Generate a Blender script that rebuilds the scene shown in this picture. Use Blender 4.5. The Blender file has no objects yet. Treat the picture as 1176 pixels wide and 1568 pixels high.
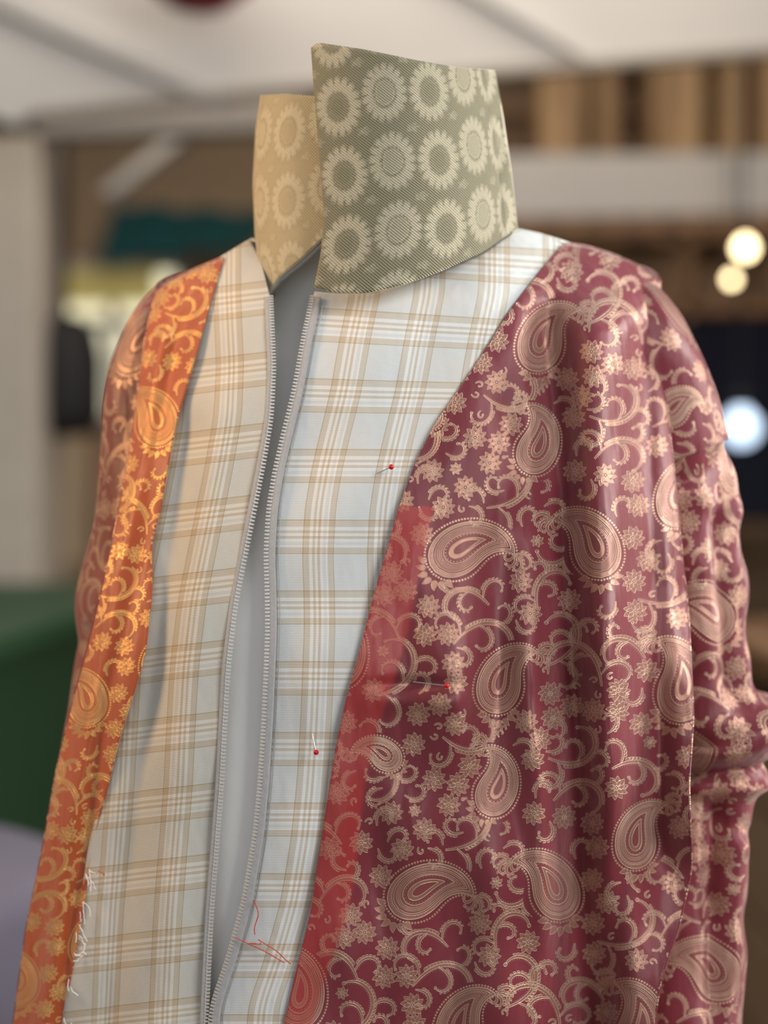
import bpy, math, random
import numpy as np
from mathutils import Vector
random.seed(7); rng=np.random.default_rng(7)
scene=bpy.context.scene
scene.view_settings.view_transform='Standard'
scene.view_settings.exposure=0.12
K=0.498/1176.0
def W(u,v,y):
    u=np.asarray(u,float);v=np.asarray(v,float);y=np.asarray(y,float)
    u,v,y=np.broadcast_arrays(u,v,y)
    return np.stack([(u-588)*K*(1+y), y, 1.2+(784-v)*K*(1+y)],-1)
def lin(r,g,b):
    f=lambda c:(c/255/12.92) if c/255<=0.04045 else ((c/255+0.055)/1.055)**2.4
    return (f(r),f(g),f(b),1)
# ---------------- helpers
def gsm(a,sig):
    r=int(sig*3)+1; k=np.exp(-0.5*(np.arange(-r,r+1)/sig)**2);k/=k.sum()
    a=np.asarray(a,float)
    pre=2*a[0]-a[1:r+1][::-1]; post=2*a[-1]-a[-r-1:-1][::-1]
    return np.convolve(np.concatenate([pre,a,post]),k,'valid')
def curve(pts,n,sig=0.02):
    p=np.array(pts,float); d=np.r_[0,np.cumsum(np.linalg.norm(np.diff(p,axis=0),axis=1))]; d/=d[-1]
    t=np.linspace(0,1,400)
    out=np.stack([gsm(np.interp(t,d,p[:,i]),400*sig) for i in range(p.shape[1])],-1)
    tt=np.linspace(0,1,n)
    return np.stack([np.interp(tt,t,out[:,i]) for i in range(p.shape[1])],-1)
class VF:
    def __init__(s,vs,us,sig=25):
        s.v=np.arange(250,1851,4.0); s.u=gsm(np.interp(s.v,vs,us),sig/4)
    def __call__(s,v): return np.interp(v,s.v,s.u)
def coons(top,bot,left,right,ns,nt,sig=0.02,sigtop=0.02):
    T=curve(top,ns,sigtop);B=curve(bot,ns,0.02);L=curve(left,nt,sig);R=curve(right,nt,sig)
    s=np.linspace(0,1,ns)[None,:,None]; t=np.linspace(0,1,nt)[:,None,None]
    P=(1-t)*T[None]+t*B[None]+(1-s)*L[:,None]+s*R[:,None]
    P-=(1-s)*(1-t)*T[0]+s*(1-t)*T[-1]+(1-s)*t*B[0]+s*t*B[-1]
    return P[...,0],P[...,1]
def empty(name,loc=(0,0,0)):
    o=bpy.data.objects.new(name,None); o.location=loc; scene.collection.objects.link(o); return o
def mesh_obj(name,verts,faces,mats,parent=None,uv=None,attrs=None,smooth=True):
    me=bpy.data.meshes.new(name); me.from_pydata([tuple(map(float,p)) for p in verts],[],faces)
    for m in (mats if isinstance(mats,(list,tuple)) else [mats]): me.materials.append(m)
    if uv is not None:
        l=me.uv_layers.new(name='UVMap'); idx=np.zeros(len(me.loops),dtype=np.int32); me.loops.foreach_get('vertex_index',idx)
        l.data.foreach_set('uv',np.asarray(uv,np.float32)[idx].ravel())
    for k,a in (attrs or {}).items():
        at=me.attributes.new(k,'FLOAT','POINT'); at.data.foreach_set('value',np.asarray(a,np.float32).ravel())
    if smooth: me.polygons.foreach_set('use_smooth',[True]*len(me.polygons))
    me.update()
    o=bpy.data.objects.new(name,me); scene.collection.objects.link(o)
    if parent: 
        o.parent=parent
        o.location=Vector((0,0,0))-parent.location
    return o
def gfaces(n,m,wrap=False):
    f=[]
    for i in range(n-1):
        for j in range(m-1 if not wrap else m):
            j2=(j+1)%m
            f.append((i*m+j,(i+1)*m+j,(i+1)*m+j2,i*m+j2))
    return f
def grid(name,P,mats,parent,uv=None,attrs=None,wrap=False,thick=0,rim=None,off=0):
    n,m=P.shape[:2]
    o=mesh_obj(name,P.reshape(-1,3),gfaces(n,m,wrap),mats,parent,None if uv is None else uv.reshape(-1,2),attrs)
    if thick:
        s=o.modifiers.new('thick','SOLIDIFY'); s.thickness=thick; s.offset=off
        if rim: s.material_offset_rim=rim
    return o
def boxparts(bs):
    V=[];Fc=[]
    for (x0,x1,y0,y1,z0,z1) in bs:
        b=len(V)
        V+=[(x0,y0,z0),(x1,y0,z0),(x1,y1,z0),(x0,y1,z0),(x0,y0,z1),(x1,y0,z1),(x1,y1,z1),(x0,y1,z1)]
        Fc+=[tuple(b+i for i in q) for q in ((0,3,2,1),(4,5,6,7),(0,1,5,4),(1,2,6,5),(2,3,7,6),(3,0,4,7))]
    return V,Fc
def boxes(name,bs,mat,parent=None,bevel=0.004):
    V,Fc=boxparts(bs); o=mesh_obj(name,V,Fc,mat,parent,smooth=False)
    if bevel:
        m=o.modifiers.new('bev','BEVEL'); m.width=bevel; m.segments=2
    return o
def lathe(name,prof,c,mat,parent=None,n=32):
    V=[];
    for r,z in prof:
        for i in range(n):
            a=2*math.pi*i/n; V.append((c[0]+r*math.cos(a),c[1]+r*math.sin(a),c[2]+z))
    return mesh_obj(name,V,[(a,b,c_,d) for a,d,c_,b in gfaces(len(prof),n,True)],mat,parent)
def tube(name,paths,r,mat,parent=None,res=2):
    cu=bpy.data.curves.new(name,'CURVE'); cu.dimensions='3D'; cu.bevel_depth=r; cu.bevel_resolution=res; cu.materials.append(mat)
    cu.use_fill_caps=True
    for p in paths:
        s=cu.splines.new('POLY'); s.points.add(len(p)-1)
        for i,q in enumerate(p): s.points[i].co=(*map(float,q),1)
    o=bpy.data.objects.new(name,cu); scene.collection.objects.link(o)
    if parent: o.parent=parent; o.location=Vector((0,0,0))-parent.location
    return o
# ---------------- materials
class NT:
    def __init__(s,name):
        s.m=bpy.data.materials.new(name); s.m.use_nodes=True; s.t=s.m.node_tree; s.b=s.t.nodes['Principled BSDF']
    def n(s,t,**k):
        x=s.t.nodes.new(t)
        for a,b in k.items(): setattr(x,a,b)
        return x
    def l(s,a,b): s.t.links.new(a,b)
    def math(s,op,a,b=0.0,c=0.0):
        x=s.n('ShaderNodeMath',operation=op)
        for i,q in enumerate((a,b,c)):
            if isinstance(q,(int,float)): x.inputs[i].default_value=q
            else: s.l(q,x.inputs[i])
        return x.outputs[0]
    def mix(s,f,a,b,mode='MIX'):
        x=s.n('ShaderNodeMix',data_type='RGBA',blend_type=mode)
        for i,q in ((0,f),(6,a),(7,b)):
            if isinstance(q,(int,float,tuple)): x.inputs[i].default_value=q
            else: s.l(q,x.inputs[i])
        return x.outputs[2]
    def noise(s,scale,detail=3,vec=None):
        x=s.n('ShaderNodeTexNoise'); x.inputs['Scale'].default_value=scale; x.inputs['Detail'].default_value=detail
        if vec is not None: s.l(vec,x.inputs['Vector'])
        return x.outputs['Fac']
    def bump(s,h,strength,dist=0.001,h2=None,s2=0.3,d2=0.004):
        x=s.n('ShaderNodeBump'); x.inputs['Strength'].default_value=strength; x.inputs['Distance'].default_value=dist
        s.l(h,x.inputs['Height']); s.l(x.outputs[0],s.b.inputs['Normal'])
        if h2 is not None:
            z=s.n('ShaderNodeBump'); z.inputs['Strength'].default_value=s2; z.inputs['Distance'].default_value=d2
            s.l(h2,z.inputs['Height']); s.l(z.outputs[0],x.inputs['Normal'])
def plain(name,col,rough=0.7,metal=0,nscale=12,amt=0.15,emit=0,bump=0.1):
    g=NT(name); tc=g.n('ShaderNodeTexCoord')
    f=g.noise(nscale,4,tc.outputs['Object'])
    d=tuple(c*(1-amt) for c in col[:3])+(1,); e=tuple(min(1,c*(1+amt)) for c in col[:3])+(1,)
    c=g.mix(f,d,e); g.l(c,g.b.inputs['Base Color']); g.b.inputs['Roughness'].default_value=rough; g.b.inputs['Metallic'].default_value=metal
    if emit:
        g.l(c,g.b.inputs['Emission Color']); g.b.inputs['Emission Strength'].default_value=emit
    elif bump: g.bump(f,bump,0.004)
    return g.m
# ----- woven pattern rasters computed mathematically
def make_img(name,A,Bc):
    h,w=A.shape; img=bpy.data.images.new(name,w,h,alpha=False); img.colorspace_settings.name='Non-Color'
    px=np.ones((h,w,4),np.float32); px[...,0]=A; px[...,1]=Bc; px[...,2]=0
    img.pixels.foreach_set(px.ravel()); img.update(); img.pack(); return img
S=2304; TU=640.0; q=S/TU
FI=np.zeros((S,S),np.float32); LI=np.zeros((S,S),np.float32)
def stamp(arr,pts,r,val=1.0):
    pts=np.asarray(pts,float)*q; r=r*q; R=int(math.ceil(r+1)); base=np.round(pts).astype(int)
    for dx in range(-R,R+1):
        for dy in range(-R,R+1):
            x=base[:,0]+dx;y=base[:,1]+dy
            d=np.hypot(x-pts[:,0],y-pts[:,1]); c=np.clip(r+0.5-d,0,1)*val; k=c>0
            if k.any(): np.maximum.at(arr,(y[k]%S,x[k]%S),c[k].astype(np.float32))
def resamp(p,step=0.35):
    p=np.asarray(p,float); d=np.r_[0,np.cumsum(np.linalg.norm(np.diff(p,axis=0),axis=1))]
    n=max(2,int(d[-1]/step)); t=np.linspace(0,d[-1],n); return np.stack([np.interp(t,d,p[:,i]) for i in (0,1)],-1)
def stroke(p,r=0.8,arr=None,val=1.0): stamp(LI if arr is None else arr,resamp(p),r,val)
def fill(p,val,arr=None,mode='max'):
    arr=FI if arr is None else arr
    p=np.asarray(p,float)*q; x0,y0=np.floor(p.min(0)).astype(int);x1,y1=np.ceil(p.max(0)).astype(int)
    X,Y=np.meshgrid(np.arange(x0,x1+1),np.arange(y0,y1+1)); ins=np.zeros(X.shape,bool)
    a=p;b=np.roll(p,-1,0)
    for (ax,ay),(bx,by) in zip(a,b):
        if ay==by: continue
        c=((ay>Y)!=(by>Y))&(X<(bx-ax)*(Y-ay)/(by-ay)+ax); ins^=c
    yy,xx=Y[ins]%S,X[ins]%S
    if mode=='max': arr[yy,xx]=np.maximum(arr[yy,xx],val)
    else: arr[yy,xx]=val
def circ(x,y,r,n=20):
    a=np.linspace(0,2*np.pi,n+1); return np.stack([x+r*np.cos(a),y+r*np.sin(a)],-1)
def spine(x,y,size,ang,bend,n=60,pw=2.0):
    s=np.linspace(0,1,n); phi=ang+bend*s**pw; dx=np.cos(phi)*size/n; dy=np.sin(phi)*size/n
    P=np.stack([x+np.cumsum(dx),y+np.cumsum(dy)],-1); N=np.stack([-np.sin(phi),np.cos(phi)],-1); return s,P,N
def drop(x,y,size,ang,bend,wf=0.27,c=1.0,n=60):
    s,P,N=spine(x,y,size,ang,bend,n); 
    k=(s>=(1-c)*0.32)&(s<=1-(1-c)*0.5); s2=s[k]; s2=(s2-s2[0])/(s2[-1]-s2[0]); P=P[k];N=N[k]
    w=size*wf*c*np.sin(np.pi*s2**0.6)**0.85
    return np.concatenate([P+N*w[:,None],(P-N*w[:,None])[::-1],(P+N*w[:,None])[:1]])
def ragflower(x,y,r,n=7,rot=0):
    if r>14:
        for i in range(n+3):
            a=rot+.3+2*np.pi*i/(n+3); p=drop(x+0.45*r*math.cos(a),y+0.45*r*math.sin(a),r*0.75,a,0.4,0.34,1,14); fill(p,0.55); stroke(p,0.4,val=0.75)
        c=circ(x,y,0.72*r); fill(c,0.08,mode='set'); fill(c,0,LI,'set'); r=r*.75
    for i in range(n):
        a=rot+2*np.pi*i/n; 
        p=drop(x+0.2*r*math.cos(a),y+0.2*r*math.sin(a),r*0.95,a,0.5,0.33,1,14); fill(p,0.7); stroke(p,0.4,val=0.7)
    c=circ(x,y,0.26*r); fill(c,0.1,mode='set'); stroke(c,0.5); stamp(LI,[(x,y)],0.08*r+0.4)
def leaf(x,y,size,ang,bend=0.8,wf=0.24):
    p=drop(x,y,size,ang,bend,wf,1.0,14); fill(p,0.68); stroke(p,0.38,val=0.75)
def scroll(x,y,ang,L,curl,w,depth):
    n=max(16,int(L/2)); s,P,N=spine(x,y,L,ang,curl,n,1.7); wd=(w*(0.35+0.65*np.sin(np.pi*np.clip(s*0.9+.05,0,1))))[:,None]*0.5
    poly=np.concatenate([P+N*wd,(P-N*wd)[::-1]]); fill(poly,0.6); stroke(P+N*wd,0.48,val=.9); stroke(P-N*wd,0.48,val=.9)
    e=P[-1]; c=circ(e[0],e[1],w*0.55,14); fill(c,0.7); stroke(c,0.42,val=.85)
    sg=1 if curl>0 else -1
    phi=ang+curl*s**1.7
    if L>32:
        st=max(2,int(n*7.0/L))
        for k,i in enumerate(range(int(n*.2),int(n*.85),st)):
            leaf(P[i,0]-N[i,0]*sg*w*.3,P[i,1]-N[i,1]*sg*w*.3,w*(1.9-0.8*s[i]),phi[i]-sg*0.85,sg*1.1,0.3)
        pr=P[3:-3]+N[3:-3]*sg*(wd[3:-3]+2.6); stamp(LI,resamp(pr,4.2),0.55,0.75)
    if depth>0:
        for k,t in enumerate((0.12,0.34,0.55)):
            i=int(t*n); sd=sg if k%2 else -sg
            scroll(P[i,0],P[i,1],phi[i]+sd*0.8,L*(0.52-0.08*k),sd*3.6,w*0.75,depth-1)
def paisley(x,y,size,ang,bend,wf=0.25):
    sg=1 if bend>0 else -1; ca,sa=math.cos(ang),math.sin(ang)
    h=drop(x-ca*size*.07,y-sa*size*.07,size*1.12,ang,bend,wf*1.32,1.0); fill(h,0,mode='set'); fill(h,0,LI,'set')
    o=drop(x,y,size,ang,bend,wf,1.0); fill(o,0.6)
    oo=drop(x-ca*size*.03,y-sa*size*.03,size*1.05,ang,bend,wf*1.13,1.0); pr=resamp(oo,5.6)
    for p in pr: fill(circ(p[0],p[1],2.5,10),0.75)
    stamp(LI,pr,1.2,0.9)
    stroke(o,0.75)
    a=drop(x,y,size,ang,bend,wf,0.88); fill(a,0.08,mode='set'); stroke(a,0.6)
    b=drop(x,y,size,ang,bend,wf,0.81); fill(b,0.36,mode='set'); stroke(b,0.55)
    for c in (0.73,0.66,0.59): stroke(drop(x,y,size,ang,bend,wf,c),0.42,val=0.75)
    d=drop(x,y,size,ang,bend,wf,0.52); fill(d,0.12,mode='set'); stroke(d,0.6)
    pd=resamp(drop(x,y,size,ang,bend,wf,0.46),6); stamp(FI,pd,1.4,.7)
    e=drop(x,y,size,ang,bend,wf,0.32); fill(e,0.7); stroke(e,0.5)
    f=drop(x,y,size,ang,bend,wf,0.18); fill(f,0.1,mode='set'); stroke(f,0.45)
    stamp(LI,resamp(drop(x,y,size,ang,bend,wf,0.94),4.6),0.7,0.8)
    s,P,N=spine(x,y,size,ang,bend); tx,ty=P[-1]
    for k in range(4): scroll(tx,ty,ang+bend+sg*(0.9-0.7*k),size*(.16+.05*k),sg*3.0,5,0)
    for i in range(7):
        aa=ang+math.pi+(i-3)*0.4; bx=x+math.cos(aa)*size*.14+ca*size*.09; by=y+math.sin(aa)*size*.14+sa*size*.09
        leaf(bx,by,size*.12,aa,0.6*(1 if i>3 else -1),.28)
PAIS=[(120,70,180,1.25,1.9),(440,50,160,1.75,-1.9),(290,300,180,0.95,-1.9),(600,320,170,1.75,1.9),(95,430,150,1.9,-1.8),(430,505,145,1.0,1.9),(265,570,105,2.3,1.8)]
VS=[(200,60,0.3,190,3.4),(340,170,1.0,180,-3.6),(520,150,0.5,170,3.8),(30,290,-.2,180,3.2),(180,420,2.3,170,3.6),(370,430,0.2,180,3.4),
    (520,430,-1.0,150,-3.4),(180,600,0.0,180,-3.5),(340,640,-.6,160,3.6),(540,620,-0.3,160,3.7),(20,610,0.6,150,-3.6),(625,120,1.8,180,3.2),(400,250,2.4,140,3.7),(150,310,1.2,140,-3.4),(490,250,1.9,130,-3.2),(240,170,2.0,150,3.5),(560,540,1.0,150,-3.6),(60,180,2.2,130,3.5)]
for v_ in VS: scroll(v_[0],v_[1],v_[2],v_[3],v_[4],6.5,1)
for p in PAIS: paisley(*p)
def occ(x,y,r): return (FI[np.ix_(np.arange(int((y-r)*q),int((y+r)*q),4)%S,np.arange(int((x-r)*q),int((x+r)*q),4)%S)]>0.3).mean()
for k in range(900):
    x,y=rng.uniform(0,TU,2)
    if occ(x,y,21)<0.05:
        ragflower(x,y,19,7,rng.uniform(0,6))
for k in range(900):
    x,y=rng.uniform(0,TU,2); a=rng.uniform(0,6.28)
    if occ(x,y,6)<0.05 and occ(x+24*math.cos(a),y+24*math.sin(a),13)<0.06: scroll(x,y,a,66,3.9*rng.choice([-1,1]),5,0)
for k in range(500):
    x,y=rng.uniform(0,TU,2)
    if occ(x,y,15)<0.02: ragflower(x,y,11,7,rng.uniform(0,6))
for k in range(500):
    x,y=rng.uniform(0,TU,2)
    if occ(x,y,11)<0.02: scroll(x-5,y,rng.uniform(0,6),26,4.2*rng.choice([-1,1]),3.4,0)
IMG_P=make_img('paisley_weave',FI,LI)
# collar ring weave
h_,w_=1260,1800
Y,X=np.mgrid[0:h_,0:w_]; X=X/12.0; Y=Y/12.0   # domain 150 x 105
CF=np.zeros((h_,w_),np.float32); CL=np.zeros((h_,w_),np.float32)
def rn(k): 
    a=rng.random((h_//k+1,w_//k+1)).repeat(k,0).repeat(k,1)[:h_,:w_]; return a
n1,n2,n3=rn(6),rn(10),rn(16)
for (cx,cy,ty,rx,ry) in ((37.5,34,0,37,46),(112.5,44,1,36,45),(75,96,3,10,7),(0,90,3,10,7)):
    dx=((X-cx+75)%150)-75; dy=((Y-cy+52.5)%105)-52.5
    dx=dx+(n3-.5)*2.8; dy=dy+(n2-.5)*3.0
    rr=np.hypot(dx/rx,dy/ry); th=np.arctan2(dy/ry,dx/rx)
    if ty<2:
        pet=0.86+0.12*np.abs(np.cos(th*8.5))**0.6+0.18*(n1-.5)+0.10*(n2-.5)
        inner=0.46+0.05*np.abs(np.cos(th*8.5))+0.14*(n1-.5)
        ring=(rr<pet)&(rr>inner)
        rays=(np.abs(np.cos(th*8.5))<0.26)&(rr>0.68+.18*n2)&(n1>0.2)
        CF=np.maximum(CF,np.where(ring&~rays,0.72+0.4*n1,0))
        if ty==1: CF=np.where((rr<0.40),0.42+.14*n1,CF); CF=np.where((rr<0.43+.05*(n1-.5))&(rr>0.38),0.95,CF)
        else: CF=np.where(rr<0.28+0.06*(n1-.5),0.0,np.where(rr<0.42,np.maximum(CF,0.12),CF))
    else:
        pet=0.7+0.4*np.abs(np.cos(th*2.5))+.4*(n1-.5)
        CF=np.maximum(CF,np.where((rr<pet)&(n2>0.3),0.5,0))
IMG_C=make_img('ring_weave',CF.astype(np.float32),CL)

def brocade(name,ground,motif,thread,ground2=None,sheer=None,rough=0.35,metal=0.85):
    g=NT(name); tc=g.n('ShaderNodeTexCoord'); im=g.n('ShaderNodeTexImage'); im.image=IMG_P; g.l(tc.outputs['UV'],im.inputs[0])
    sp=g.n('ShaderNodeSeparateColor'); g.l(im.outputs[0],sp.inputs[0]); Fm,Lm=sp.outputs[0],sp.outputs[1]
    wn=g.noise(9,3,tc.outputs['Object'])
    w=g.n('ShaderNodeTexWave',wave_type='BANDS',bands_direction='DIAGONAL'); w.inputs['Scale'].default_value=260; g.l(tc.outputs['UV'],w.inputs[0])
    gr=g.mix(wn,ground,ground2 or tuple(c*1.4 for c in ground[:3])+(1,))
    mo=motif; th=thread
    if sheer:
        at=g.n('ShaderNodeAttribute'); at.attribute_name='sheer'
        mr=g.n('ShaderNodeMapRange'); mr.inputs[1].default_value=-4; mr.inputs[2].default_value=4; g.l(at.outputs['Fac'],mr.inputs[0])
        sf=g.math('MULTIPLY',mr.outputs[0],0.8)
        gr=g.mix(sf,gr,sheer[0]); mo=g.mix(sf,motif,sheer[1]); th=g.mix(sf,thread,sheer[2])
    f1=g.math('MULTIPLY',Fm,1.1); c=g.mix(f1,gr,mo)
    c=g.mix(g.math('MULTIPLY',Lm,0.75),c,th)
    c=g.mix(g.math('MULTIPLY',w.outputs['Fac'],0.18),c,(0.02,0.01,0.01,1))
    g.l(c,g.b.inputs['Base Color'])
    mt=g.math('MULTIPLY',Fm,metal)
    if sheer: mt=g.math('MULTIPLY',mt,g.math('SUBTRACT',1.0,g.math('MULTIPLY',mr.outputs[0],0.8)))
    g.l(mt,g.b.inputs['Metallic'])
    g.b.inputs['Roughness'].default_value=rough
    g.b.inputs['Specular IOR Level'].default_value=0.4
    g.b.inputs['Sheen Weight'].default_value=0.5; g.b.inputs['Sheen Tint'].default_value=(1,.75,.75,1); g.b.inputs['Sheen Roughness'].default_value=0.4
    h=g.math('ADD',g.math('ADD',g.math('MULTIPLY',Fm,0.5),Lm),g.math('MULTIPLY',w.outputs['Fac'],0.25))
    mp=g.n('ShaderNodeMapping'); mp.inputs['Scale'].default_value=(26,20,9); mp.inputs['Rotation'].default_value=(0,0.35,0); g.l(tc.outputs['Object'],mp.inputs[0])
    cr=g.noise(1.0,3,mp.outputs[0])
    g.bump(h,0.5,0.0006,cr,0.7,0.011); return g.m
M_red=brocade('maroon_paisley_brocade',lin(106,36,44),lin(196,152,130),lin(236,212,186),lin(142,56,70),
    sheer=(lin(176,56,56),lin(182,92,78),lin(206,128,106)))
M_red_warm=brocade('warm_lit_paisley_brocade',lin(166,74,40),lin(240,184,106),lin(250,216,148),lin(200,98,46))  # same brocade, with the warm light from the left painted into its colours
def plaid(name,tint):
    g=NT(name); tc=g.n('ShaderNodeTexCoord'); s=g.n('ShaderNodeSeparateXYZ'); g.l(tc.outputs['UV'],s.inputs[0])
    B0=lin(239,242,243); Wt=(1,1,1,1); T=lin(227,218,203); Bg=lin(229,222,210); G=lin(208,195,172)
    stops=[(0,B0),(0.37,G),(0.385,Bg),(0.47,Wt),(0.52,Bg),(0.56,Wt),(0.60,T),(0.64,Wt),(0.68,B0),(0.73,Wt),(0.76,Bg),(0.84,G),(0.855,B0),(0.9,B0)]
    def ramp(x):
        f=g.math('FRACT',x); r=g.n('ShaderNodeValToRGB'); r.color_ramp.interpolation='CONSTANT'; e=r.color_ramp.elements
        while len(e)<len(stops): e.new(0.5)
        for i,(p,c) in enumerate(stops): e[i].position=p; e[i].color=c
        g.l(f,r.inputs[0]); return r.outputs[0]
    c=g.mix(1.0,ramp(s.outputs[0]),ramp(s.outputs[1]),'MULTIPLY')
    c=g.mix(1.0,c,tint,'MULTIPLY')
    def wv(d,sc):
        w=g.n('ShaderNodeTexWave',wave_type='BANDS',bands_direction=d); w.inputs['Scale'].default_value=sc; g.l(tc.outputs['UV'],w.inputs[0]); return w.outputs['Fac']
    we=g.math('MULTIPLY',wv('X',13),wv('Y',13))
    c=g.mix(g.math('MULTIPLY',we,0.18),c,(0.35,0.34,0.31,1))
    g.l(c,g.b.inputs['Base Color']); g.b.inputs['Roughness'].default_value=0.75; g.b.inputs['Sheen Weight'].default_value=0.1
    mp=g.n('ShaderNodeMapping'); mp.inputs['Scale'].default_value=(24,20,10); g.l(tc.outputs['Object'],mp.inputs[0])
    g.bump(we,0.4,0.0007,g.noise(1.0,3,mp.outputs[0]),0.6,0.009); return g.m
M_plaid=plaid('cream_plaid_cotton',lin(245,245,243)); M_plaidL=plaid('cream_plaid_cotton_shaded',lin(232,226,215))  # left copy: same cotton, dimmer warm lighting put into the tint
def collarmat(name,base,mot):
    g=NT(name); tc=g.n('ShaderNodeTexCoord'); im=g.n('ShaderNodeTexImage'); im.image=IMG_C; g.l(tc.outputs['UV'],im.inputs[0])
    sp=g.n('ShaderNodeSeparateColor'); g.l(im.outputs[0],sp.inputs[0])
    mp=g.n('ShaderNodeMapping'); mp.inputs['Scale'].default_value=(1,0.7,1); g.l(tc.outputs['UV'],mp.inputs[0])
    w=g.n('ShaderNodeTexWave',wave_type='BANDS',bands_direction='DIAGONAL'); w.inputs['Scale'].default_value=20; g.l(mp.outputs[0],w.inputs[0])
    n2=g.noise(60,4,tc.outputs['UV'])
    c=g.mix(g.math('MULTIPLY',sp.outputs[0],0.85),base,mot)
    c=g.mix(g.math('MULTIPLY',w.outputs['Fac'],0.28),c,tuple(x*0.42 for x in base[:3])+(1,))
    c=g.mix(g.math('MULTIPLY',n2,0.22),c,mot)
    g.l(c,g.b.inputs['Base Color']); g.b.inputs['Roughness'].default_value=0.5; g.b.inputs['Sheen Weight'].default_value=0.2
    g.l(g.math('MULTIPLY',sp.outputs[0],0.2),g.b.inputs['Metallic'])
    g.bump(g.math('ADD',sp.outputs[0],g.math('MULTIPLY',w.outputs['Fac'],0.5)),0.8,0.0014,g.noise(14,3,tc.outputs['Object']),0.4,0.012); return g.m
M_col=collarmat('sage_ring_jacquard',lin(124,120,90),lin(222,214,184)); M_colL=collarmat('warm_lit_ring_jacquard',lin(194,180,138),lin(246,236,200))  # left collar: same jacquard, warm lamplight painted into the yellow
M_cream=plain('cream_piping',lin(228,220,192),0.7); M_tape=plain('zipper_tape',lin(174,175,176),0.8,0,300,0.15)
M_metal=plain('zipper_metal',lin(228,226,220),0.32,0.5,30,0.1); M_form=plain('dress_form_jersey',lin(248,250,250),0.85,0,80,0.03,bump=0.05)
M_dark=plain('black_iron',lin(35,35,38),0.5,0.3); M_pin=plain('pin_red_enamel',lin(190,12,30),0.2); M_steel=plain('pin_steel',lin(200,200,205),0.25,1)
M_thr=plain('white_thread',lin(235,235,235),0.8); M_rthr=plain('red_thread',lin(200,70,60),0.7)
# ---------------- torso shape
y0f=VF([250,350,400,450,520,600,800,1000,1300,1568,1850],[.11,.052,.02,-.004,-.02,-.032,-.05,-.055,-.042,-.03,-.02],30)
ucf=VF([250,450,600,900,1300,1568,1850],[610,622,618,605,562,512,480],60)
hwf=VF([250,450,600,900,1300,1568,1850],[380,400,415,465,512,510,510],60)
def F(u,v):
    s=np.clip(np.abs(u-ucf(v))/(hwf(v)*1.02),0,1)
    return y0f(v)+0.11*(1-(1-s**2.2)**0.6)
def fold(u,v,pts,w,amp,fade=80):
    p=np.array(pts,float); c=VF(p[:,1],p[:,0],30)(v); d=(u-c)/w
    a=np.clip((v-p[0,1])/fade,0,1)*np.clip((p[-1,1]+1-v)/fade,0,1) if p[-1,1]<1700 else np.clip((v-p[0,1])/fade,0,1)
    return amp*np.exp(-0.5*d*d)*a*a*(3-2*a)
L1=[(343,394),(325,450),(300,540),(270,640),(255,720),(245,780),(231,830),(232,900),(222,1000),(205,1060),(185,1120),(160,1220),(140,1300),(125,1400),(108,1500),(98,1568),(80,1750)]
L2=[(413,452),(415,500),(418,560),(414,640),(400,720),(380,820),(360,920),(348,1020),(342,1120),(338,1200),(330,1300),(322,1400),(318,1480),(314,1568),(312,1750)]
R1=[(482,448),(466,520),(452,600),(437,660),(423,720),(413,780),(409,850),(411,900),(412,960),(409,1040),(405,1120),(400,1200),(392,1280),(375,1380),(350,1470),(326,1540),(322,1600),(320,1750)]
R2=[(862,373),(830,410),(780,475),(740,540),(700,600),(665,650),(635,710),(610,780),(590,850),(570,920),(550,1000),(530,1070),(515,1140),(505,1200),(490,1300),(475,1400),(450,1500),(435,1568),(400,1750)]
f_=lambda c:VF([p[1] for p in c],[p[0] for p in c],14)
L1f,L2f,R1f,R2f=f_(L1),f_(L2),f_(R1),f_(R2)
jacket=empty('unfinished_brocade_jacket',(0,0.05,1.2))
def rip(u,v): return 0.0012*np.sin(v/37+u/60)+0.0015*np.sin(u/28+v/160)
R2x=[(min(u+55,930) if v>400 else u+12,v) for u,v in R2]
u,v=coons([(482,448),(520,452),(570,452),(610,440),(680,415),(740,388),(790,352),(830,360),(874,373)],[(320,1750),(455,1750)],R1,R2x,90,260,0.008,0.012)
y=F(u,v)+0.002+rip(u,v)*np.clip((u-R1f(v))/60,0,1)+0.014*np.clip((u-R2f(v)-3)/22,0,1)
uv=np.stack([(u-R1f(v)-18)/98.0+0.0,(v-20*np.exp(-((v-450)/150)**2)*(u-480)/300)/108.0],-1)
grid('plaid_front_panel',W(u,v,y),[M_plaid],jacket,uv,thick=0.0012,off=1)
L1x=[(u-18 if v>400 else u-3,v) for u,v in L1]
u,v=coons([(340,394),(383,368),(400,400),(413,452)],[(62,1750),(312,1750)],L1x,L2,70,260,0.008,0.02)
y=F(u,v)+0.002+rip(u,v)*0.8+0.014*np.clip((L1f(v)-u-2)/12,0,1)+fold(u,v,[(300,600),(262,900),(215,1200),(170,1568),(160,1750)],16,0.007)+fold(u,v,[(345,560),(300,900),(270,1200),(250,1568),(240,1750)],22,-0.006)
uv=np.stack([(L2f(v)-u-10)/88.0,(v+(u-340)*0.12)/108.0+.3],-1)
grid('plaid_front_facing',W(u,v,y),[M_plaidL],jacket,uv,thick=0.0012,off=1)
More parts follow.
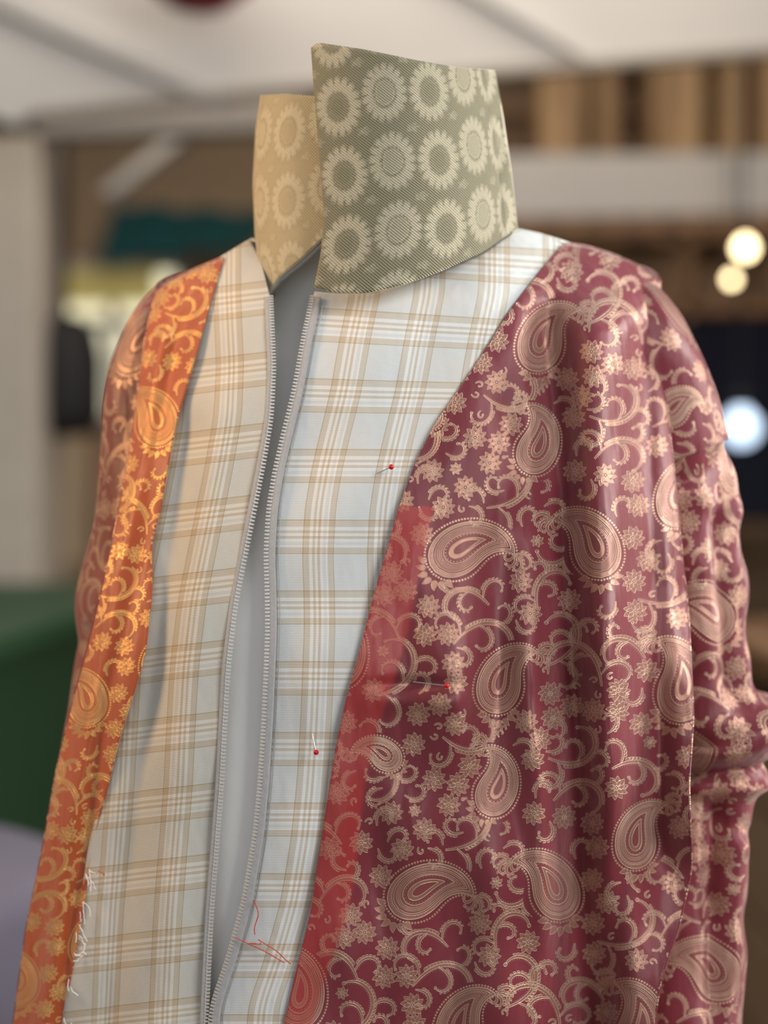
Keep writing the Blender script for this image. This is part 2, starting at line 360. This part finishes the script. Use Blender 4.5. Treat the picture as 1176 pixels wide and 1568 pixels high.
def bfold(u,v):
    return (fold(u,v,[(826,430),(850,600),(862,800),(880,1100),(905,1568),(910,1750)],22,.023)+fold(u,v,[(925,430),(925,700),(935,1000),(965,1568),(970,1750)],34,-.022)
     +fold(u,v,[(985,470),(985,700),(1002,1000),(1012,1350)],16,.014)+fold(u,v,[(655,860),(705,1050),(780,1568),(790,1750)],40,-.014,150)
     +fold(u,v,[(770,700),(760,1000),(700,1350),(640,1750)],27,.014,200)+fold(u,v,[(800,900),(835,1300),(850,1568),(850,1750)],22,-.014,150)
     +fold(u,v,[(560,1150),(590,1568),(600,1750)],22,.007,150)+fold(u,v,[(880,1250),(850,1600),(850,1750)],18,.012,150)
     +fold(u,v,[(960,900),(975,1200),(930,1500),(920,1750)],16,.010,120)
     +fold(u,v,[(760,560),(800,760),(850,900)],17,.007,90)+fold(u,v,[(730,1150),(690,1400),(640,1750)],17,-.007,120)
     +0.0012*np.sin(u/30+v/90)+0.0016*np.sin(v/34-u/80)
     + 0.004*np.exp(-(((u-630)/60)**2+((v-1048)/9)**2))-0.003*np.exp(-(((u-645)/60)**2+((v-1075)/16)**2)))
RE=[(1012,432),(1014,520),(1022,620),(1032,720),(1042,820),(1055,950),(1062,1100),(1055,1200),(1060,1330),(1040,1420),(1012,1500),(1002,1568),(1000,1750)]
REf=f_(RE)
u,v=coons([(862,373),(900,378),(940,390),(980,408),(1012,432)],[(400,1750),(1010,1750)],R2,RE,170,320,0.006,0.03)
edge=u-R2f(v)
y=F(u,v)-0.003+bfold(u,v)*np.clip(edge/50,0.1,1)
y=y-0.045*np.clip((u-REf(v)+70)/70,0,1)**1.5*np.clip((v-900)/350,0,1)
UK=530.0
uv=np.stack([(u+0.12*v)/UK,(-v+0.1*u)/UK],-1)
bw=60+6*np.sin(v/70)-np.clip((v-1300)/12,0,15); bw=np.where(v<775,-20,bw)
PR=W(u,v,y)
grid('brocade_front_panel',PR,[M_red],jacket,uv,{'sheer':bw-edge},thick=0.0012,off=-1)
LE=[(238,446),(222,520),(205,640),(190,740),(172,830),(152,920),(132,1000),(110,1080),(86,1180),(65,1300),(40,1420),(20,1568),(0,1750)]
u,v=coons([(238,446),(262,430),(300,412),(343,394)],[(0,1750),(80,1750)],LE,L1,60,260,0.008,0.03)
y=F(u,v)-0.004+fold(u,v,[(290,450),(240,650),(205,850),(175,1000),(140,1200),(90,1568),(85,1750)],13,.007)+fold(u,v,[(255,470),(225,700),(190,900),(130,1150),(70,1568),(60,1750)],12,-.007)+0.0015*np.sin(v/40+u/20)
uv=np.stack([(u+0.25*v)/440,(-v+0.1*u)/440],-1)
PL=W(u,v,y)
grid('brocade_front_panel_left',PL,[M_red_warm],jacket,uv,thick=0.0012,off=-1)
th=np.linspace(0,np.pi,50)[None,:]
n=120
A=curve(PR[::,-1].tolist(),n,0.005); B=curve(PL[:,0].tolist(),n,0.005)
cx=(A+B)/2; hx=(A-B)/2
P=cx[:,None,:]+hx[:,None,:]*np.cos(th)[...,None]; dep=np.linspace(0.05,0.12,n).clip(0,0.11)
P[...,1]+=np.sin(th)*dep[:,None]
P[...,2]+= (np.sin(th)**0.7)*np.linspace(1,0,n)[:,None]**6*0.03
uvb=np.stack([np.broadcast_to(th/3.14*1.6,P.shape[:2]),np.broadcast_to(np.linspace(2,0,n)[:,None],P.shape[:2])],-1)
grid('brocade_back_panel',P,[M_red],jacket,uvb,{'sheer':np.full(P.shape[:2],-50.)},thick=0.0012)
def sleeve(name,c,mat,uvoff,wr,phase,rng_v=None,grow=0,extra=None,nth=90):
    c=np.array(c,float); cc=curve(c.tolist(),300,0.010)
    C=W(cc[:,0],cc[:,1],cc[:,2]); R=(cc[:,3]+grow)*K
    T=np.gradient(C,axis=0); T[:,1]=0; T/=np.linalg.norm(T,axis=1)[:,None]
    N=np.stack([-T[:,2],0*T[:,0],T[:,0]],-1)
    N*=np.sign(N[:,0:1])
    tth=np.linspace(0,2*np.pi,nth,endpoint=False)[None,:]; vv=cc[:,1][:,None]
    rr=R[:,None]*(1+wr*np.sin(3*tth+vv/110+phase)*0.9+wr*0.3*np.sin(vv/23+2*tth+phase)+wr*.7*np.sin(5*tth-vv/140))
    if extra is not None: rr=rr+extra(tth,vv)*K
    P=C[:,None,:]+N[:,None,:]*(rr*np.cos(tth))[...,None]; P[...,1]-=rr*np.sin(tth)*1.0
    uvs=np.stack([np.broadcast_to(tth/6.2832*1.0+uvoff,P.shape[:2]),np.broadcast_to(-vv/UK+uvoff,P.shape[:2])],-1)
    if rng_v: k=(cc[:,1]>=rng_v[0])&(cc[:,1]<=rng_v[1]); P=P[k];uvs=uvs[k]
    P=np.concatenate([P,P[:,:1]],1); uvs=np.concatenate([uvs,uvs[:,:1]+np.array([1.0,0])],1)
    return grid(name,P,[mat],jacket,uvs,{'sheer':np.full(P.shape[:2],-50.)},thick=0.0012)
RS=[(950,440,.085,20),(968,465,.085,50),(985,510,.083,68),(998,560,.08,78),(1018,640,.08,86),(1028,705,.08,90),(1044,725,.08,80),(1046,790,.08,82),(1050,870,.08,84),(1065,1000,.08,84),(1085,1080,.078,88),(1108,1130,.075,96),(1094,1185,.075,72),(1080,1250,.075,70),(1072,1330,.072,75),(1068,1400,.07,78),(1058,1500,.065,80),(1050,1568,.06,84),(1040,1700,.06,84)]
def elbow(t,v):
    e=0
    for (v0,sl,w,a) in ((1098,25,13,9),(1138,-30,9,17),(1170,-25,8,-20),(1198,-20,10,14),(1235,30,14,-10),(1290,-35,18,8),(1370,30,20,-7),(760,25,16,8),(860,30,22,7),(735,-15,8,-9),(950,-25,22,7),(1030,30,18,-7)):
        e=e+a*np.exp(-0.5*((v-v0-sl*np.cos(t))/w)**2)
    e=e-20*np.exp(-0.5*(((t-1.6+ (v-1250)/700))/0.20)**2)*np.clip((v-1180)/60,0,1)
    e=e+10*np.exp(-0.5*(((t-1.15+ (v-1250)/800))/0.22)**2)*np.clip((v-1180)/60,0,1)
    e=e-18*np.exp(-0.5*(((t-1.0-(v-900)/900))/0.2)**2)*np.clip((v-730)/60,0,1)*np.clip((1120-v)/60,0,1)
    return e
sleeve('sleeve_right',RS,M_red,0.31,0.05,0.5,extra=elbow)
sleeve('sleeve_cap_right',RS,M_red,0.12,0.03,0.2,(438,705),grow=5)
LS=[(292,440,.09,20),(272,462,.09,45),(248,510,.09,60),(232,570,.09,68),(222,640,.09,70),(216,760,.09,72),(200,870,.09,74),(188,930,.088,78),(190,985,.085,66),(170,1100,.08,66),(140,1300,.07,68),(120,1500,.06,70),(110,1700,.06,70)]
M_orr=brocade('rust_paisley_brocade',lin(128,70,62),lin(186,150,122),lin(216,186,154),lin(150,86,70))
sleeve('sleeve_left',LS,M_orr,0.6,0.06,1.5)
# ---------------- collar
def collar(name,top,bot,left,right,yt,yb,mat,ns=70,nt=60,uvo=(0,0),x0=None,thick=0.0028):
    u,v=coons(top,bot,left,right,ns,nt,0.01,0.012)
    t=np.linspace(0,1,nt)[:,None]
    y=(1-t)*yt(u)+t*(yb(u,v))
    P=W(u,v,y)
    mid=P[nt//2]; arc=np.r_[0,np.cumsum(np.linalg.norm(np.diff(mid,axis=0),axis=1))]/K
    uv=np.stack([(arc[None,:]+uvo[0]+0*v)/150.0,(-(v)+uvo[1]-0.16*arc[None,:])/105.0],-1)
    o=grid(name,P,[mat,M_cream],jacket,uv,thick=thick,rim=1); return P
def ell(u,uc,hu,yc,d): return yc-d*np.sqrt(np.clip(1-((u-uc)/hu)**2,0,1))
PRc=collar('collar_right',[(478,74),(488,66),(560,77),(640,94),(700,104),(755,108)],[(482,440),(510,449),(560,450),(610,439),(680,414),(740,386),(790,350)],
 [(478,74),(483,150),(491,250),(497,330),(492,390),(482,440)],[(755,108),(768,180),(780,260),(790,350)],
 lambda u:ell(u,575,185,.065,.082),lambda u,v:np.minimum(F(u,v),ell(u,575,222,.065,.085))-0.004,M_col,uvo=(0,-5))
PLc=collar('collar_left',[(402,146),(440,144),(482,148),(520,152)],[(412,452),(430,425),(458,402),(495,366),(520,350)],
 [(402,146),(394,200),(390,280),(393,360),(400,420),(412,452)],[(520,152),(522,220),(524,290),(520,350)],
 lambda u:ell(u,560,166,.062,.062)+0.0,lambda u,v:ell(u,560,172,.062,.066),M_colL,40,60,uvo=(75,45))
A=curve(PRc[:,-1].tolist(),40,0.005);B=curve(PLc[:,0].tolist(),40,0.005); th=np.linspace(0,np.pi,40)[None,:]
P=((A+B)/2)[:,None,:]+((A-B)/2)[:,None,:]*np.cos(th)[...,None]; P[...,1]+=0.075*np.sin(th)
grid('collar_back',P,[M_col,M_cream],jacket,np.stack([np.broadcast_to(th*3/3.14,P.shape[:2]),np.broadcast_to(np.linspace(4,0,40)[:,None],P.shape[:2])],-1),thick=0.0028,rim=1)
ub=curve([(411,452),(430,427),(458,405),(497,368)],30); tube('collar_piping',[W(ub[:,0],ub[:,1]+2,ell(ub[:,0],560,172,.062,.066)+0.002)],0.0013,M_tape,jacket)
def yoke(name,fr,mat,uvmode):
    fr=curve(fr,30); Pf=W(fr[:,0],fr[:,1],F(fr[:,0],fr[:,1])+0.0)
    rows=[]
    for t in np.linspace(0,1,14):
        p=Pf.copy(); p[:,1]+=0.075*t; p[:,2]+=0.008*np.sin(t*np.pi*0.9)-0.012*t*t; rows.append(p)
    P=np.stack(rows); uv=np.stack([np.broadcast_to(fr[:,0]/98.,P.shape[:2]),np.broadcast_to(np.linspace(0,1,14)[:,None],P.shape[:2])],-1)
    grid(name,P,[mat],jacket,uv,{'sheer':np.full(P.shape[:2],-50.)},thick=0.001)
yoke('yoke_plaid',[(770,360),(790,352),(830,360),(864,373)],M_plaid,0)
yoke('yoke_brocade',[(862,373),(900,378),(940,390),(980,408),(1010,430)],M_red,1)
yoke('yoke_brocade_left',[(240,446),(262,430),(300,412),(343,394)],M_red_warm,1)
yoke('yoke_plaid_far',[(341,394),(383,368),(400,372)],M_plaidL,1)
# ---------------- zipper
def zipper(name,cf,v0,v1,side):
    vv=np.arange(v0,v1,1.0); uu=cf(vv); C=W(uu,vv,F(uu,vv)-0.0005)
    ww=np.linspace(0,1,5)[None,:]; wid=12 if side>0 else 8
    U=uu[:,None]+side*ww*wid; V=np.broadcast_to(vv[:,None],U.shape)
    grid(name+'_tape',W(U,V,F(U,V)-0.0008)[::4],[M_tape],jacket,thick=0.0008)
    d=np.r_[0,np.cumsum(np.linalg.norm(np.diff(C,axis=0),axis=1))]
    V_=[];Fc=[]
    for s in np.arange(0,d[-1],0.0023):
        p=np.array([np.interp(s,d,C[:,i]) for i in range(3)]); q2=np.array([np.interp(s+0.0005,d,C[:,i]) for i in range(3)])
        t=q2-p; t/=max(np.linalg.norm(t),1e-9); a=np.array([1,0,0])-t*t[0]; a/=np.linalg.norm(a); b=np.cross(a,t)
        p=p-a*side*0.0008; b0=len(V_)
        for k in (-1,1):
            for (i,j,sx) in ((-1,-1,1),(1,-1,1),(1,1,1),(-1,1,1)):
                wj=0.00075 if i*side>0 else 0.00045
                V_.append(p+a*i*0.0015+t*j*wj+b*k*0.0011)
        Fc+=[tuple(b0+i for i in q_) for q_ in ((0,3,2,1),(4,5,6,7),(0,1,5,4),(1,2,6,5),(2,3,7,6),(3,0,4,7))]
    mesh_obj(name+'_teeth',V_,Fc,M_metal,jacket,smooth=False)
zipper('zipper_left',L2f,455,1745,-1); zipper('zipper_right',R1f,455,1745,1)
tube('tape_stitching',[W(R1f(a:=np.arange(470,1740,6.))+17,a,F(R1f(a)+17,a)-0.0004)],0.0003,M_tape,jacket)
thr=[]
for k in range(20):
    vb=random.uniform(1318,1560); ub_=float(L1f(vb))+random.uniform(-4,2); p=[]; a=random.uniform(0.2,1.6); x,yv=ub_,vb; yy=float(F(ub_,vb))-0.004
    for i in range(random.randint(6,12)):
        p.append(W(x,yv,yy)); x+=math.cos(a)*1.8; yv+=math.sin(a)*3.2; a+=random.uniform(-.5,.6); yy-=random.uniform(-0.0003,.0006)
    thr.append(p)
tube('frayed_lining_threads',thr,0.0003,M_thr,jacket)
rt=[]
for (a,b) in (((388,1375),(395,1435)),((395,1435),(450,1480)),((360,1432),(440,1478)),((398,1440),(385,1450)),((150,1330),(165,1345))):
    p=[];
    for t in np.linspace(0,1,12):
        x=a[0]+(b[0]-a[0])*t+5*math.sin(t*5); yv=a[1]+(b[1]-a[1])*t+4*math.sin(t*4+1); p.append(W(x,yv,float(F(x,yv))-0.004))
    rt.append(p)
tube('basting_thread',rt,0.0003,M_rthr,jacket)
def pin(u,v,du,dv,i):
    y=float(F(u,v))-(0.020 if i==1 else 0.008); p=W(u,v,y); o=empty('sewing_pin' if i==0 else 'sewing_pin.%03d'%i,tuple(p))
    prof=[(0.0017*math.sin(a),-0.0017*math.cos(a)) for a in np.linspace(0,math.pi,10)]
    lathe('pin_head',prof,p,M_pin,o,16); p2=W(u+du,v+dv,float(F(u+du,v+dv))-(0.010 if i==1 else 0.004))
    tube('pin_shaft',[[p,p2]],0.00035,M_steel,o)
pin(599,715,-22,10,0); pin(684,1050,-52,-6,1); pin(484,1152,-6,-28,2)
# ---------------- dress form
form=empty('dress_form',(0,0.05,1.0))
rows=[];
for v_,ul,ur,df,db in [(150,470,700,.045,.14),(170,450,720,.03,.15),(300,440,735,.02,.15),(380,430,745,.02,.155),(430,395,800,.045,.15),(480,300,930,.040,.16),(560,280,940,.028,.17),(700,285,940,.014,.18),(850,285,940,.010,.18),(1000,260,930,.010,.17),(1200,220,900,.010,.16),(1400,190,880,.010,.16),(1568,170,870,.010,.16),(1750,160,870,.012,.16),(2000,170,860,.03,.15),(2150,210,840,.04,.13),(2170,400,650,.08,.1)]:
    ring=[]
    for a in np.linspace(0,2*np.pi,96,endpoint=False):
        uc=(ul+ur)/2;hu=(ur-ul)/2; uu=uc+hu*np.cos(a)
        vq=min(v_,1800)
        if v_<440: y=0.07-0.045*math.sin(a)
        else:
            f=float(F(uu,vq))+df+0.030*min(1,max(0,(uu-440)/110))+0.012*min(1,max(0,(340-uu)/60))
            if math.sin(a)>=0:
                fe=float(F(uc+hu*np.sign(np.cos(a)),vq))+df+.02
                k=abs(math.sin(a)); y=f*min(1,k*3)+max(f,fe)*(1-min(1,k*3))
            else: y=max(f,0.09+(db-.07)*math.sqrt(abs(math.sin(a))))
        ring.append(W(uu,v_,y))
    rows.append(ring)
P=np.array(rows); V_=P.reshape(-1,3); fc=gfaces(len(rows),96,True); fc.append(tuple(range(95,-1,-1))); fc.append(tuple((len(rows)-1)*96+i for i in range(96)))
o=mesh_obj('form_torso',V_,fc,M_form,form); sm=o.modifiers.new('s','SUBSURF'); sm.levels=1; sm.render_levels=2
bx,by=-0.03,0.06
lathe('form_stand_pole',[(0,0),(0.016,0),(0.016,0.68),(0,0.68)],(bx,by,0.04),M_dark,form)
lathe('form_stand_base',[(0,0),(0.19,0),(0.19,0.012),(0.05,0.03),(0.02,0.07),(0,0.07)],(bx,by,0.0),M_dark,form)
# ---------------- room
def wood(name,c1,c2,sc=3,dirn='X'):
    g=NT(name); tc=g.n('ShaderNodeTexCoord'); w=g.n('ShaderNodeTexWave',wave_type='BANDS',bands_direction=dirn); w.inputs['Scale'].default_value=sc; w.inputs['Distortion'].default_value=4; w.inputs['Detail'].default_value=3
    g.l(tc.outputs['Object'],w.inputs[0]); c=g.mix(w.outputs['Fac'],c1,c2); g.l(c,g.b.inputs['Base Color']); g.b.inputs['Roughness'].default_value=0.6; return g.m
M_wall=plain('plaster_warm',lin(172,148,122),0.9,0,1.5,0.35); M_white=plain('painted_white',lin(190,186,181),0.7,0,3,0.08)
M_floor=wood('floor_boards',lin(96,80,66),lin(120,100,84)); M_brown=wood('shelf_wood',lin(108,80,56),lin(146,110,78)); M_tan=wood('rafter_wood',lin(158,124,88),lin(198,162,118),2)
M_navy=plain('navy_cloth',lin(20,24,44),0.9); M_black=plain('black_nylon',lin(28,26,28),0.7); M_teal=plain('teal_canvas',lin(22,92,98),0.8)
M_green=plain('green_cutting_mat',lin(28,68,40),0.6,0,6,0.2); M_lav=plain('lavender_upholstery',lin(112,110,128),0.9)
M_redp=plain('red_paper',lin(120,22,30),0.7); M_bulb=plain('bulb_warm',lin(255,224,172),emit=9); M_bulb2=plain('bulb_cool',lin(200,222,255),emit=2)
M_glass=plain('window_daylight',lin(238,230,200),emit=0.9,nscale=3,amt=0.25); M_yel=plain('yellow_blind_glow',lin(214,196,120),0.7,emit=0.15)  # yellow has a faint painted glow; blind and table trim are no lamps
boxes('floor',[(-3,3,-3,5.1,-0.1,0)],M_floor,None,0); boxes('wall_back',[(-3,3,5,5.1,0,3.2)],M_wall,None,0)
boxes('wall_left',[(-3,-2.9,-1,5,0,3.2)],M_white,None,0); boxes('wall_right',[(2.9,3,-1,5,0,3.2)],M_wall,None,0)
boxes('ceiling',[(-3,3,1.2,5.1,3.2,3.3)],M_white,None,0)
def X(u,D): return (u-588)*K*D
def Z(v,D): return 1.2+(784-v)*K*D
def prism(name,pts,D0,D1,mat,parent=None):
    a=[(X(u,D0),D0-1,Z(v,D0)) for u,v in pts]; b=[(p[0],D1-1,p[2]) for p in a]; n=len(a)
    return mesh_obj(name,a+b,[tuple(range(n))[::-1],tuple(range(n,2*n))]+[(i,(i+1)%n,n+(i+1)%n,n+i) for i in range(n)],mat,parent,smooth=False)
cp=empty('ceiling_panel_sloped',(0,2.4,2.5))
prism('panel_sheet',[(20,190),(60,170),(480,128),(1300,64),(1300,-260),(-300,-260),(-300,60)],3.4,3.46,M_white,cp)
prism('panel_edge_trim',[(60,178),(480,136),(1300,72),(1300,60),(480,124),(60,166)],3.36,3.4,plain('edge_trim',lin(150,140,128)),cp)
prism('panel_batten',[(-120,-40),(330,160),(352,156),(-90,-60)],3.37,3.4,plain('batten_grey',lin(172,169,165)),cp)
prism('panel_batten_2',[(640,-60),(900,92),(918,90),(670,-70)],3.37,3.4,plain('batten_pale',lin(196,193,189)),cp)
prism('beam',[(-300,215),(470,196),(470,150),(-300,90)],4.0,4.1,plain('beam_grey',lin(160,154,150),0.8))
bm=empty('ceiling_beam',(0,3,2)); prism('beam_body',[(600,238),(1400,232),(1400,322),(600,335)],4.0,4.2,M_white,bm); prism('beam_under_rail',[(600,338),(1400,326),(1400,345),(600,356)],3.98,4.02,M_brown,bm)  # white beam with a brown wood strip along its underside
rf=empty('roof_rafters',(0,4.2,2.5))
boxes('rafter_boards',[(X(u,5.3),X(u,5.3)+w,4.1,4.3,1.9,3.1) for u,w in ((820,.14),(905,.06),(985,.16),(1085,.08),(1140,.12),(1230,.1))],M_tan,rf)
boxes('rafter_rails',[(X(600,5.4),X(1500,5.4),4.3,4.4,Z(z,5.4),Z(z-22,5.4)) for z in (120,190,240)],M_brown,rf)
prism('brace',[(150,292),(170,300),(345,165),(325,158)],4.3,4.4,M_white)
sh=empty('storage_shelf',(0.9,4,1)); D=5.0
boxes('shelf_boards',[(X(800,D),X(1330,D),4.0,4.4,Z(z,D)-0.02,Z(z,D)+0.02) for z in (360,470,620,800,1000,1200)]+[(X(u,D)-.02,X(u,D)+.02,4.0,4.4,0,Z(345,D)) for u in (800,1050,1330)],M_brown,sh)
bs=[]
rr=random.Random(3)
for z in (470,620,800,1000,1200):
    x=X(815,D)
    while x<X(1310,D)-0.2:
        w=rr.uniform(.08,.2); bs.append((x,x+w,4.05,4.35,Z(z,D)+.02,Z(z,D)+rr.uniform(.1,.17)));x+=w+rr.uniform(.01,.05)
boxes('stored_boxes',bs,plain('kraft_boxes',lin(124,98,76),0.8,0,4,0.5),sh)
th_=np.linspace(0,1,40)[None,:]; tz=np.linspace(0,1,30)[:,None]
P=np.stack([X(1040+190*th_+0*tz,4.2),3.2+0.03*np.sin(th_*30)+0*tz,Z(490+310*tz+0*th_,4.2)],-1); grid('navy_curtain',P,[M_navy],None,thick=0.01)
def bulb(name,u,v,D,r,mat):
    c=(X(u,D),D-1,Z(v,D)); o=empty(name,c)
    lathe('glass_bulb',[(0.0001,-r)]+[(r*math.sin(a),-r*math.cos(a)) for a in np.linspace(0.2,2.6,14)]+[(r*.4,r*1.2),(0.0001,r*1.2)],c,mat,o)
    lathe('socket',[(0.0001,r*1.1),(r*.45,r*1.1),(r*.45,r*2),(0.0001,r*2.1)],c,M_dark,o); tube('cord',[[(c[0],c[1],c[2]+r*2),(c[0],c[1],3.2)]],0.003,M_dark,o)
bulb('pendant_bulb',1141,380,3.9,0.022,M_bulb); bulb('pendant_bulb.001',1120,428,3.9,0.012,M_bulb); bulb('pendant_bulb.002',1135,655,3.9,0.045,M_bulb2)
boxes('white_column',[(X(-60,4.0),X(58,4.0),3.0,3.3,0,3.2)],plain('column_paint',lin(198,188,175),0.8),None,0.01)
wn=empty('window_1',(-.8,4.9,1.8)); D=5.8
boxes('window_glass',[(X(70,D),X(260,D),4.95,4.97,Z(640,D),Z(400,D))],M_glass,wn,0)
boxes('window_frame',[(X(60,D),X(270,D),4.9,5.0,Z(z,D)-.02,Z(z,D)+.02) for z in (400,490,640)]+[(X(u,D)-.02,X(u,D)+.02,4.9,5.0,Z(640,D),Z(400,D)) for u in (60,165,270)],M_white,wn)
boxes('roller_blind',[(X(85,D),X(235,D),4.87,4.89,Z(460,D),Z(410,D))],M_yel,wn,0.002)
P=np.stack([X(165+240*th_+0*tz,5.85),4.99-0.3*tz+0*th_,Z(305+12*th_+105*tz-40*tz*th_+4*np.sin(th_*18),5.85)],-1); grid('window_awning_teal',P,[M_teal],wn,thick=0.02)
bp=(X(98,4.2),3.2,Z(575,4.2)); bpo=empty('black_backpack',bp)
lathe('bag_body',[(0.0001,-.17),(.08,-.16),(.105,-.1),(.105,.05),(.09,.12),(.05,.16),(.0001,.17)],bp,M_black,bpo)
boxes('bag_strap',[(bp[0]-.01,bp[0]+.01,3.19,3.21,bp[2]+.15,3.2)],M_black,bpo,0)
bk=empty('picture_easel',(-0.9,3.9,1)); D=4.9
boxes('easel_frame',[(X(62,D),X(78,D),3.85,3.9,0,Z(620,D)),(X(135,D),X(150,D),3.85,3.9,0,Z(620,D)),(X(62,D),X(150,D),3.84,3.88,Z(700,D)-.02,Z(700,D)+.02)],M_brown,bk)
boxes('easel_canvas',[(X(78,D),X(140,D),3.83,3.85,Z(860,D),Z(660,D))],plain('canvas_beige',lin(190,168,138)),bk)
tb=empty('cutting_table',(-1.2,1.6,.8))
zt=Z(915,3.2)
boxes('table_top',[(-2.3,-0.55,1.15,2.9,zt-.04,zt)],M_green,tb,0.008)
boxes('table_apron',[(-2.25,-0.6,1.2,2.85,zt-.42,zt-.04)],plain('green_painted_panel',lin(24,62,36),0.6),tb,0.006)
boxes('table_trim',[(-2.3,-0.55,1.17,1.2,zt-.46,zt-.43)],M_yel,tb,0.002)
boxes('table_legs',[(x,x+.06,y,y+.06,0,zt-.04) for x in (-2.2,-0.68) for y in (1.22,2.75)],M_brown,tb)
zs=Z(1320,1.85); st=empty('upholstered_stool',(-.68,.85,zs))
lathe('stool_seat',[(0.0001,-.26),(.26,-.26),(.30,-.22),(.31,-.04),(.30,-.012),(.27,0),(0.0001,.004)],(-.68,.85,zs),M_lav,st)
boxes('stool_legs',[(-.68+a-.02,-.68+a+.02,.85+b-.02,.85+b+.02,0,zs-.25) for a in (-.17,.17) for b in (-.17,.17)]+[(-.85,-.51,.84,.86,.25,.28)],M_brown,st)
lc=(X(305,3.2),2.2,Z(-32,3.2)+.02); lo=empty('red_paper_lantern',lc)
lathe('lantern_shade',[(0.0001,-.08),(.06,-.075),(.12,-.03),(.135,.03),(.12,.09),(.06,.13),(.0001,.135)],lc,M_redp,lo)
boxes('lantern_cord',[(lc[0]-.003,lc[0]+.003,2.197,2.203,lc[2]+.13,3.2)],M_dark,lo,0)
wb=empty('workbench',(1,2,.8)); boxes('bench_top',[(.62,1.6,1.3,2.3,.93,.97)],M_brown,wb); boxes('bench_legs',[(x,x+.06,y,y+.06,0,.93) for x in(.65,1.5) for y in (1.33,2.2)],M_brown,wb)
boxes('bench_drawers',[(.72,1.5,1.34,2.2,z,z+.2) for z in (.2,.42,.64)],plain('drawer_beige',lin(150,128,106)),wb)
# ---------------- lights
def area(name,loc,tgt,size,e,col,sy=None):
    l=bpy.data.lights.new(name,'AREA'); l.energy=e; l.color=col; l.size=size
    if sy: l.shape='RECTANGLE'; l.size_y=sy
    o=bpy.data.objects.new(name,l); scene.collection.objects.link(o); o.location=loc
    o.rotation_euler=(Vector(tgt)-Vector(loc)).to_track_quat('-Z','Y').to_euler(); return o
area('window_light_front',(1.5,-1.6,2.1),(0,0,1.2),1.0,34,(1,.965,.93))
area('added_side_light',(1.8,0.3,1.8),(0.1,0,1.1),0.6,36,(1,.95,.89))  # added light with no window behind it, raises sheen on the right sleeve
area('warm_lamp_left',(-0.85,-0.02,1.72),(-0.2,0,1.38),0.25,6.5,(1,.62,.32))
area('ceiling_light_back',(0,2.6,3.1),(0,3.2,1),2.0,48,(1,.90,.77))
wd=bpy.data.worlds.new('World'); scene.world=wd; wd.use_nodes=True; wd.node_tree.nodes['Background'].inputs[0].default_value=(.96,.97,1,1); wd.node_tree.nodes['Background'].inputs[1].default_value=0.44
# ---------------- camera
cd=bpy.data.cameras.new('camera'); cam=bpy.data.objects.new('camera',cd); scene.collection.objects.link(cam)
cam.location=(0,-1,1.2); cam.rotation_euler=(math.pi/2,0,0); cd.sensor_fit='HORIZONTAL'; cd.sensor_width=24; cd.lens=24/0.498
cd.dof.use_dof=True; cd.dof.focus_distance=0.965; cd.dof.aperture_fstop=2.0
scene.camera=cam
